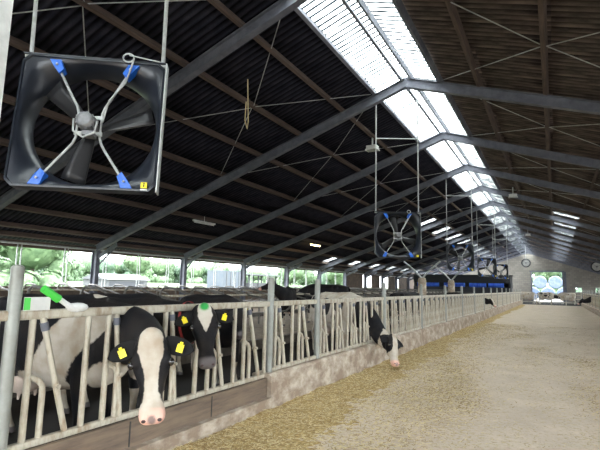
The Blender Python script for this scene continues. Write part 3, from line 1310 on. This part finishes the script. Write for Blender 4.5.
def make_cow(loc, heading, poll, nose, face, coat, label, scale=1.0, hscale=1.0, voxel=.02, group=None, tags_=True, tail=True, earcol='earblack', nosecol='pink', paint=False, name='dairy_cow', collar=False):
    """loc: world ground point below the body centre; poll/nose: world points; face: world direction the forehead looks"""
    Mx = Matrix.Translation(loc) @ Matrix.Rotation(heading, 4, 'Z') @ Matrix.Scale(scale, 4)
    inv = Mx.inverted()
    poll_l, nose_l = inv @ Vector(poll), inv @ Vector(nose)
    fl = (inv.to_3x3() @ Vector(face)).normalized()
    d = (nose_l - poll_l)
    hs = hscale
    d.normalize()
    u = (fl - d * fl.dot(d)).normalized()
    L = u.cross(d)
    body = MB()
    # torso
    rings = [sring(Vector((x, 0, z)), Vector((0, 1, 0)), Vector((0, 0, 1)), w_, hu, hd, 24) for x, z, w_, hu, hd in lerp_sections(TORSO, 34)]
    body.rings(rings)
    for s in (-1, 1):   # hook bones, shoulder mass, thigh
        body.ball((-.48, s * .215, 1.33), (.10, .07, .09), 12, 8)
        body.ball((.50, s * .17, 1.02), (.20, .11, .34), 14, 10)
        body.ball((-.66, s * .17, 1.0), (.22, .12, .32), 14, 10)
    # spine and tail head
    body.tube([(-.90, 0, 1.32), (-.5, 0, 1.41), (0, 0, 1.405), (.45, 0, 1.425), (.62, 0, 1.40)], [.05, .05, .05, .055, .05], 10)
    # neck
    a0 = Vector((.55, 0, 1.10))
    end = poll_l + d * (.10 * hs) - u * (.07 * hs)
    dist = (end - a0).length
    t0 = Vector((1, 0, .12)) * dist * .42
    e_dir = (-u * .85 + (poll_l - nose_l).normalized() * .35).normalized()
    c1, c2 = a0 + t0, end + e_dir * dist * .28
    rings = []
    NS = 16
    for i in range(NS + 1):
        t = i / NS
        p = a0 * (1 - t) ** 3 + c1 * 3 * t * (1 - t) ** 2 + c2 * 3 * t * t * (1 - t) + end * t ** 3
        tg = ((c1 - a0) * 3 * (1 - t) ** 2 + (c2 - c1) * 6 * t * (1 - t) + (end - c2) * 3 * t * t).normalized()
        lat = Vector((0, 1, 0)).lerp(L, t)
        lat = (lat - tg * lat.dot(tg)).normalized()
        up = tg.cross(lat)
        k = t ** .8
        hh = .34 * (1 - k) + .125 * hs * k
        rings.append(sring(p, lat, up, .20 * (1 - k) + .088 * hs * k, hh, hh * 1.08, 20, .95))
    body.rings(rings)
    # head
    rings = []
    for s, w_, hu, hd in lerp_sections(HEAD, 34):
        rings.append(sring(poll_l + d * s * hs, L, u, w_ * hs, hu * hs, hd * hs, 24, .82))
    body.rings(rings)
    H = lambda s, l_, q: poll_l + (d * s + L * l_ + u * q) * hs
    ax = (d, L, u)
    for s in (-1, 1):
        body.ball(H(.165, s * .100, .036), (.05 * hs, .034 * hs, .038 * hs), 12, 8, axes=ax)     # brow
        body.ball(H(.28, s * .06, -.07), (.10 * hs, .028 * hs, .06 * hs), 12, 8, axes=ax)        # jaw
        body.ball(H(.52, s * .048, .03), (.034 * hs, .034 * hs, .03 * hs), 10, 8, axes=ax)       # nostril wing
    body.ball(H(-.02, 0, .02), (.05 * hs, .06 * hs, .05 * hs), 12, 8, axes=ax)                   # poll
    # legs
    for s in (-1, 1):
        f = .03 * s
        loft_leg(body, [(.56, s * .17, .98, .14, .08), (.52, s * .18, .78, .11, .075), (.52 + f, s * .17, .60, .075, .058), (.54 + f, s * .165, .42, .055, .05), (.54 + f, s * .165, .36, .045, .042),
                        (.53 + f, s * .165, .22, .034, .034), (.53 + f, s * .165, .12, .046, .044), (.55 + f, s * .165, .06, .058, .052), (.57 + f, s * .165, .0, .07, .058)])
        loft_leg(body, [(-.62, s * .17, 1.0, .22, .10), (-.58, s * .18, .80, .17, .095), (-.64 - f, s * .175, .65, .11, .07), (-.76 - f, s * .165, .52, .07, .05), (-.80 - f, s * .16, .44, .052, .045),
                        (-.78 - f, s * .16, .28, .038, .036), (-.75 - f, s * .16, .13, .048, .044), (-.72 - f, s * .16, .06, .06, .052), (-.70 - f, s * .16, .0, .072, .058)])
    body.ball((-.42, 0, .62), (.25, .19, .16), 14, 10)
    for sx_ in (-.52, -.34):
        for s in (-1, 1):
            body.tube([(sx_, s * .09, .54), (sx_, s * .095, .42)], [.022, .016], 8)
    tmp = body.build('tmp', M_['coat'])
    rm = tmp.modifiers.new('r', 'REMESH')
    rm.mode = 'VOXEL'
    rm.voxel_size = voxel / scale
    sm = tmp.modifiers.new('s', 'SMOOTH')
    sm.factor = .5
    sm.iterations = 3 if voxel < .03 else 2
    dg = bpy.context.evaluated_depsgraph_get()
    me = bpy.data.meshes.new_from_object(tmp.evaluated_get(dg))
    old = tmp.data
    bpy.data.objects.remove(tmp)
    bpy.data.meshes.remove(old)
    me.polygons.foreach_set('use_smooth', [True] * len(me.polygons))
    if not me.materials:
        me.materials.append(M_['coat'])
    nv = len(me.vertices)
    A = {k: [0.0] * nv for k in ('coat', 'pink', 'grey', 'paint')}
    for i, v in enumerate(me.vertices):
        p = v.co
        q = p - poll_l
        s, l_, uu = q.dot(d) / hs, q.dot(L) / hs, q.dot(u) / hs
        head = -.07 < s < .62 and abs(l_) < .2 and -.20 < uu < .13
        f = coat(p, s, l_, uu, head)
        if p.z < .06:
            A['grey'][i] = 1.0
        if head and s > .40:
            k = min(1, max(0, (s - .455) / .03))
            pinkpatch = nosecol == 'pink'
            if pinkpatch:
                g = max(0, min(1, (.032 - math.hypot(l_, (s - .535) * .9)) / .012))
                A['pink'][i] = k * .9
                A['grey'][i] = max(A['grey'][i], g * .8)
            else:
                A['grey'][i] = k
        if not head and p.z < .66 and -.72 < p.x < -.15 and abs(p.y) < .2 and p.z > .40:
            A['pink'][i] = .2
            f = max(f, .3)
        if paint and head:
            A['paint'][i] = max(0, min(1, (.055 - math.hypot(s + .02, l_)) / .02))
        A['coat'][i] = max(-1, min(1, f))
    for k, vals in A.items():
        at = me.attributes.new(k, 'FLOAT', 'POINT')
        at.data.foreach_set('value', vals)
    root = empty(name)
    root.matrix_world = Mx
    tag(root, label, 'cow', group)
    bo = link('body', me, root)
    # ears with tags
    for s in (-1, 1):
        base = H(.045, s * .085, -.015)
        tip_dir = (L * s * .93 + d * .34 - u * .02).normalized()
        wdir = (d - tip_dir * d.dot(tip_dir)).normalized()
        ndir = (u - tip_dir * u.dot(tip_dir) - wdir * u.dot(wdir)).normalized()
        E_ = MB()
        rings = []
        for i in range(11):
            t = i / 10
            wd = .062 * hs * (math.sin(PI * min(1, .16 + .84 * t)) ** .6 if t < 1 else 0) + .004
            th = (.020 * (1 - t) + .006) * hs
            c = base + tip_dir * (.215 * hs * t) - ndir * .02 * hs * math.sin(PI * t)
            ring = []
            for j in range(10):
                a = 2 * PI * j / 10
                bend = -.35 * abs(math.cos(a)) ** 2 * wd
                ring.append(c + wdir * wd * math.cos(a) + ndir * (th * math.sin(a) - bend * .9))
            rings.append(ring)
        E_.rings(rings)
        ear = E_.build('ear', M_[earcol], root)
        if tags_:
            T = MB()
            c = base + tip_dir * .115 * hs + ndir * .028 * hs + wdir * .012
            rot = Matrix((tip_dir, wdir, ndir)).transposed()
            T.box(c, (.046 * hs, .056 * hs, .006), 0, rot)
            T.box(c - wdir * .033 * hs, (.022 * hs, .022 * hs, .006), 0, rot)
            T.ball(c - wdir * .034 * hs + ndir * .004, .010 * hs, 8, 4)
            tg_ = T.build('ear_tag', M_['yellow'], ear)
            tg_['label'] = 'yellow ear tag'
        ey = MB()
        ey.ball(H(.18, s * .128, .040), (.030 * hs, .024 * hs, .027 * hs), 12, 8, axes=ax)
        ey.build('eye', M_['eye'], root)
        no = MB()
        no.ball(H(.537, s * .050, .050), (.012 * hs, .015 * hs, .009 * hs), 10, 6, axes=(d, L, u))
        no.build('nostril', M_['nostril'], root)
    if collar:
        cm = MB()
        # neck collar ring around mid neck
        t = .55
        p = a0 * (1 - t) ** 3 + c1 * 3 * t * (1 - t) ** 2 + c2 * 3 * t * t * (1 - t) + end * t ** 3
        tg = ((c1 - a0) * 3 * (1 - t) ** 2 + (c2 - c1) * 6 * t * (1 - t) + (end - c2) * 3 * t * t).normalized()
        lat = Vector((0, 1, 0)).lerp(L, t)
        lat = (lat - tg * lat.dot(tg)).normalized()
        up = tg.cross(lat)
        k = t ** .8
        ww, hh = (.20 * (1 - k) + .088 * hs * k) * 1.05, (.34 * (1 - k) + .125 * hs * k) * 1.06
        rr = [sring(p + tg * e, lat, up, ww, hh, hh * 1.08, 20, .95) for e in (-.02, .02)]
        cm.rings(rr, 0, True, False)
        cm.build('collar', mat('collar_red', (.45, .04, .04), .6), root)
    if tail:
        tm = MB()
        tm.tube([(-.89, 0, 1.36), (-.96, 0, 1.30), (-.985, .01, 1.1), (-.97, .03, .8), (-.96, .03, .62), (-.97, .03, .5), (-.97, .03, .34)], [.035, .032, .024, .018, .02, .045, .01], 8)
        tm.build('tail', M_['earblack'], root)
    return root


def ell(p, c, r):
    return 1 - math.sqrt(sum(((a - b_) / q) ** 2 for a, b_, q in zip(p, c, r)))


def blaze(s, l_, uu, prof, side=0):
    """white face stripe half width along the head"""
    for (s0, w0), (s1, w1) in zip(prof[:-1], prof[1:]):
        if s0 <= s <= s1:
            t = (s - s0) / (s1 - s0)
            wv = w0 + (w1 - w0) * t
            return max(-1, min(1, (wv - abs(l_ - side)) * 9 - (0 if uu > -.05 else .5 + (-.05 - uu) * 8)))
    return -.6


def coat_a(p, s, l_, uu, head):
    if head:
        return blaze(s, l_, uu, [(-.08, .05), (0, .078), (.10, .085), (.17, .062), (.25, .044), (.35, .043), (.42, .062), (.48, .1), (.6, .12)])
    x, y, z = p
    band = .25 - abs((x - .33) - (z - .95) * .8) - .03 * math.sin(z * 9)
    f = min(band * 3, (1.33 - z) * 5) if y < .12 else -.5
    f = max(f, ell(p, (.06, -.2, .60), (.36, .4, .17)) * .7, ell(p, (.80, -.05, .72), (.26, .26, .19)) * .9)
    if z < .42 and x < 0:
        f = max(f, (.42 - z) * 4)
    f = max(f, ell(p, (.50, 0, 1.42), (.09, .05, .1)))
    return f


def coat_b(p, s, l_, uu, head):
    if head:
        return blaze(s, l_, uu, [(-.08, .05), (-.02, .062), (.08, .070), (.15, .042), (.22, .012), (.26, -.02), (.40, -.04), (.6, -.05)])
    x, y, z = p
    f = -.6
    if z < .45:
        f = max(f, (.45 - z) * 4)
    f = max(f, ell(p, (.62, -.1, .66), (.2, .25, .14)))
    return f


def coat_black(p, s, l_, uu, head):
    if head:
        return blaze(s, l_, uu, [(-.08, -.1), (.05, .0), (.1, .018), (.16, .0), (.2, -.1), (.6, -.1)])
    return max(-.5, (.36 - p.z) * 4)


def coat_d(p, s, l_, uu, head):
    if head:
        f = blaze(s, l_, uu, [(-.08, .03), (0, .05), (.12, .06), (.22, .06), (.30, .09), (.36, .14), (.6, .2)])
        if s > .30:
            f = .5
        return f
    x, y, z = p
    f = .5
    for c, r in (((-.12, -.28, 1.12), (.21, .2, .21)), ((.36, -.3, 1.20), (.17, .2, .17)), ((-.6, -.2, 1.25), (.18, .2, .2)), ((-.35, .25, 1.1), (.35, .2, .3)), ((.2, -.3, .9), (.07, .1, .09)),
                 ((1.05, 0, .95), (.34, .5, .42)), ((1.3, 0, .7), (.26, .4, .35))):
        f = min(f, -ell(p, c, r))
    return f


def coat_e(p, s, l_, uu, head):
    if head:
        return blaze(s, l_, uu, [(-.08, .05), (.1, .08), (.3, .06), (.6, .1)])
    return -.5


def coat_cream(p, s, l_, uu, head):
    if head:
        return .5
    return .5 - max(0, ell(p, (-.2, 0, 1.2), (.2, .6, .2)) * 1.2)


def pix(x, y, D):
    """world point seen at photograph pixel x, y at depth D along the lens axis (used to read positions off the photograph)"""
    return Vector((0, 0, CAM_H)) + (F + RV * ((x - 300) / FPX) - UV * ((y - 225) / FPX)) * D


make_cow((-4.50, 2.96, 0), R(9), (-2.80, 2.63, 1.22), (-2.68, 2.57, .66), (.66, -.72, .1), coat_a, 'black and white cow nearest the camera, broad white face pushed out through the headlocks', 1.03, 1.1, .015, tail=True)
make_cow((-4.75, 3.93, 0), R(0), (-3.27, 3.78, 1.37), (-3.11, 3.68, .85), (.70, -.70, .1), coat_b, 'black cow with a white forehead patch and green paint mark, second head from the camera', 1.03, 1.05, .016, nosecol='grey', paint=True, collar=True)
make_cow((-5.3, 6.3, 0), R(-18), (-4.45, 5.85, 1.30), (-4.2, 5.72, .88), (.72, -.68, .1), coat_black, 'black cow standing back in shadow behind the headlocks', 1.0, 1.0, .025, nosecol='grey')
make_cow((-4.62, 10.2, 0), R(-28), (-3.0, 9.36, .62), (-2.86, 9.12, .10), (.8, -.35, .5), coat_d, 'white cow with a black neck reaching through the fence to eat off the floor', 1.03, 1.05, .02, tags_=False)
make_cow((-4.8, 28.2, 0), R(0), (-3.2, 27.9, 1.1), (-2.9, 27.7, .66), (.9, -.4, .2), coat_e, 'black cow with a white faced head through the far part of the fence', 1.0, 1.0, .04, tags_=False)
make_cow((4.05, 46.2, 0), R(182), (2.05, 45.9, .98), (1.62, 45.7, .48), (-.8, -.4, .4), coat_black, 'black cow reaching in through the fence on the right of the alley', 1.05, 1.05, .035, tags_=False)
make_cow((-7.75, 13.1, .26), R(-62), (-7.62, 12.0, 1.72), (-8.05, 11.8, 1.50), (-.3, -.5, .75), coat_black, 'black cow with raised head standing in the cubicles before the far trees', .92, 1.0, .03, tags_=False)
make_cow((-7.6, 15.6, .26), R(185), (-9.0, 15.4, 1.25), (-9.35, 15.35, .85), (-.8, 0, .5), coat_black, 'black cow standing in the cubicles behind the white eating cow', 1.0, 1.0, .035, tags_=False)
make_cow((-5.6, 19.6, 0), R(60), (-5.0, 20.9, 1.25), (-4.9, 21.2, .85), (.2, .8, .4), coat_b, 'black cow walking in the passage near the first forked post', 1.0, 1.0, .035, tags_=False)
make_cow((-3.0, 61.5, 0), R(190), (-4.3, 61.3, .9), (-4.6, 61.2, .5), (-.8, -.2, .5), coat_cream, 'cream cow standing beyond the far gate, at its left end', 1.0, 1.0, .05, tags_=False, earcol='earwhite')
make_cow((-.9, 62.5, 0), R(10), (.4, 62.7, .95), (.7, 62.7, .5), (.8, -.2, .5), coat_d, 'white and black cow standing beyond the middle of the far gate', 1.0, 1.0, .05, tags_=False, earcol='earwhite')
make_cow((1.3, 64.0, 0), R(170), (.05, 64.2, 1.0), (-.2, 64.2, .6), (-.8, -.2, .5), coat_cream, 'cream cow standing beyond the right end of the far gate', 1.0, 1.0, .05, tags_=False, earcol='earwhite')

# ------------------------------------------------------------------ outside: trees, sheds, bales
def tree_proto(seed, H_, Rc, leaf, n, ls):
    rng = random.Random(seed)
    m = MB()
    blobs = [(Vector((0, 0, H_ * .62)), Rc)]
    for k in range(9):
        a = rng.uniform(0, 2 * PI)
        r = Rc * rng.uniform(.35, .75)
        blobs.append((Vector((r * math.cos(a), r * math.sin(a), H_ * rng.uniform(.30, .85))), Rc * rng.uniform(.4, .62)))
    for k in range(6):
        a = 2 * PI * k / 6 + rng.uniform(-.3, .3)
        r = Rc * rng.uniform(.45, .7)
        blobs.append((Vector((r * math.cos(a), r * math.sin(a), H_ * .12)), Rc * rng.uniform(.36, .5)))
    for c, r in blobs:
        m.ball(c, (r * .8, r * .8, r * .85), 10, 7)
    for k in range(n):
        c, r = rng.choice(blobs)
        v = Vector((rng.gauss(0, 1), rng.gauss(0, 1), rng.gauss(0, 1))).normalized()
        p = c + v * r * rng.uniform(.78, 1.12)
        t = v.cross(Vector((rng.random(), rng.random(), rng.random()))).normalized()
        q = (v * rng.uniform(-.6, .6) + t.cross(v)).normalized()
        s = ls * rng.uniform(.6, 1.3)
        m.add([p - t * s, p - q * s * .5, p + t * s, p + q * s * .5], [(0, 1, 2, 3)])
    me = m.mesh('crown', leaf)
    tk = MB()
    tk.tube([(0, 0, -.4), (0, 0, H_ * .3), (.1, 0, H_ * .6)], [Rc * .09, Rc * .07, Rc * .03], 8)
    return me, tk.mesh('trunk', M_['bark'])


protos = [tree_proto(1, 11, 4.6, M_['leafA'], 2200, .42), tree_proto(2, 13, 5.0, M_['leafB'], 2400, .45), tree_proto(5, 10, 4.4, M_['leafC'], 2200, .40)]
LABT = ['mid green round tree in the tree line beyond the meadow', 'pale green tall tree in the tree line beyond the meadow', 'deep green tree in the tree line beyond the meadow']


def tree(x, y, z, k, s, label, group):
    cme, tme = protos[k]
    root = empty('tree', (x, y, z), random.uniform(0, 6))
    root.scale = (s, s, s)
    tag(root, label, 'tree', group)
    link('crown', cme, root)
    link('trunk', tme, root)


rng = random.Random(11)
i = 0
for row, (X0, Ya, Yb, step) in enumerate(((-92, 36, 262, 4.3), (-100, 38, 280, 5.2))):
    y = Ya
    while y < Yb:
        k = rng.randrange(3)
        tree(X0 + rng.uniform(-5, 5) - (y - 40) * .12, y, 1.2, k, rng.uniform(.42, .66), LABT[k], 'trees beyond the meadow, %s' % ('mid green', 'pale green', 'deep green')[k])
        y += step * rng.uniform(.95, 1.15)
tree(-42, 24.5, .2, 1, .62, 'pale green tree standing nearest, left of the first wall column', None)
tree(-46, 20, .2, 0, .62, 'mid green tree nearest the barn, at the far left edge', None)
for j, (x, y, k, s, lab) in enumerate(((-34, 58, 1, .42, 'bright green bush beside the grey shelter'), (-36, 66, 0, .46, 'mid green bush beyond the cubicles, behind the first black cow'), (-33, 72, 1, .42, 'bright green bush standing between two wall columns far along the barn'),
                                       (-38, 80, 2, .5, 'deep green bush at the far end of the open side'), (-8, 128, 0, .9, 'mid green tree behind the far doorway, left one'), (-1, 134, 1, .9, 'pale green tree behind the far doorway, middle one'), (6, 130, 2, .9, 'deep green tree behind the far doorway, right one'))):
    tree(x, y, .3 if x < -20 else -.1, k, s, lab, None)

root = empty('farm_shed', (-60, 48.4, .9))
tag(root, 'low white shed far out on the meadow', 'shed')
m = MB()
m.bb(-2.5, 2.5, -4, 4, -.6, 1.1)
m.build('wall', M_['shedwhite'], root)
m = MB()
P = [(-2.8, -4.3, 1.05), (2.8, -4.3, 1.05), (0, -4.3, 1.9), (-2.8, 4.3, 1.05), (2.8, 4.3, 1.05), (0, 4.3, 1.9)]
m.add(P, [(0, 1, 2), (5, 4, 3), (0, 2, 5, 3), (1, 4, 5, 2), (0, 3, 4, 1)])
m.build('roof', M_['shedroof'], root)
m = MB()
m.bb(2.5, 2.53, -3.2, 3.2, .1, .75)
m.build('dark_opening', M_['cabin'], root)
root = empty('container', (-35, 44.0, .35))
tag(root, 'pale blue and white box container on the meadow edge', 'container')
m = MB()
m.bb(-1.2, 1.2, -1.9, 1.9, -.3, 2.85)
m.build('box', M_['tank'], root)
for y in (-1.2, -.4, .4, 1.2):
    m = MB()
    m.bb(1.2, 1.25, y - .05, y + .05, .1, 2.8)
    m.build('rib', M_['shedwhite'], root)
root = empty('open_shelter', (-35, 50.5, .35))
tag(root, 'grey open sided shelter with pallets beside the box container', 'shelter')
for y in (-3.2, -1.1, 1.1, 3.2):
    for x in (-1.2, 1.2):
        m = MB()
        m.bb(x - .08, x + .08, y - .08, y + .08, -.4, 2.5)
        m.build('post', M_['shedwall'], root)
m = MB()
m.bb(-1.6, 1.6, -3.6, 3.6, 2.45, 2.6)
m.build('roof', M_['shedroof'], root)
m = MB()
m.bb(-1.2, 1.2, -3.0, 3.0, -.3, 1.5)
m.build('stacked_load', M_['shedwall'], root)
for i, (x, y, r) in enumerate(((-3.4, 92, 1.2), (-1.0, 91.5, 1.25), (1.4, 92, 1.2), (-2.2, 92.6, 3.2), (.2, 92.4, 3.25))):
    m = MB()
    z = 1.1 if r < 2 else 3.1
    m.tube([(0, -.6, 0), (0, -.55, 0), (0, .55, 0), (0, .6, 0)], [1.0, 1.12, 1.12, 1.0], 20)
    o = m.build('wrapped_bale', M_['wrap'], None, (x, y, z))
    tag(o, ('white wrapped silage bale behind the far doorway, ' + ('bottom left', 'bottom middle', 'bottom right', 'upper left', 'upper right')[i]), 'bale', 'wrapped bales behind the doorway')
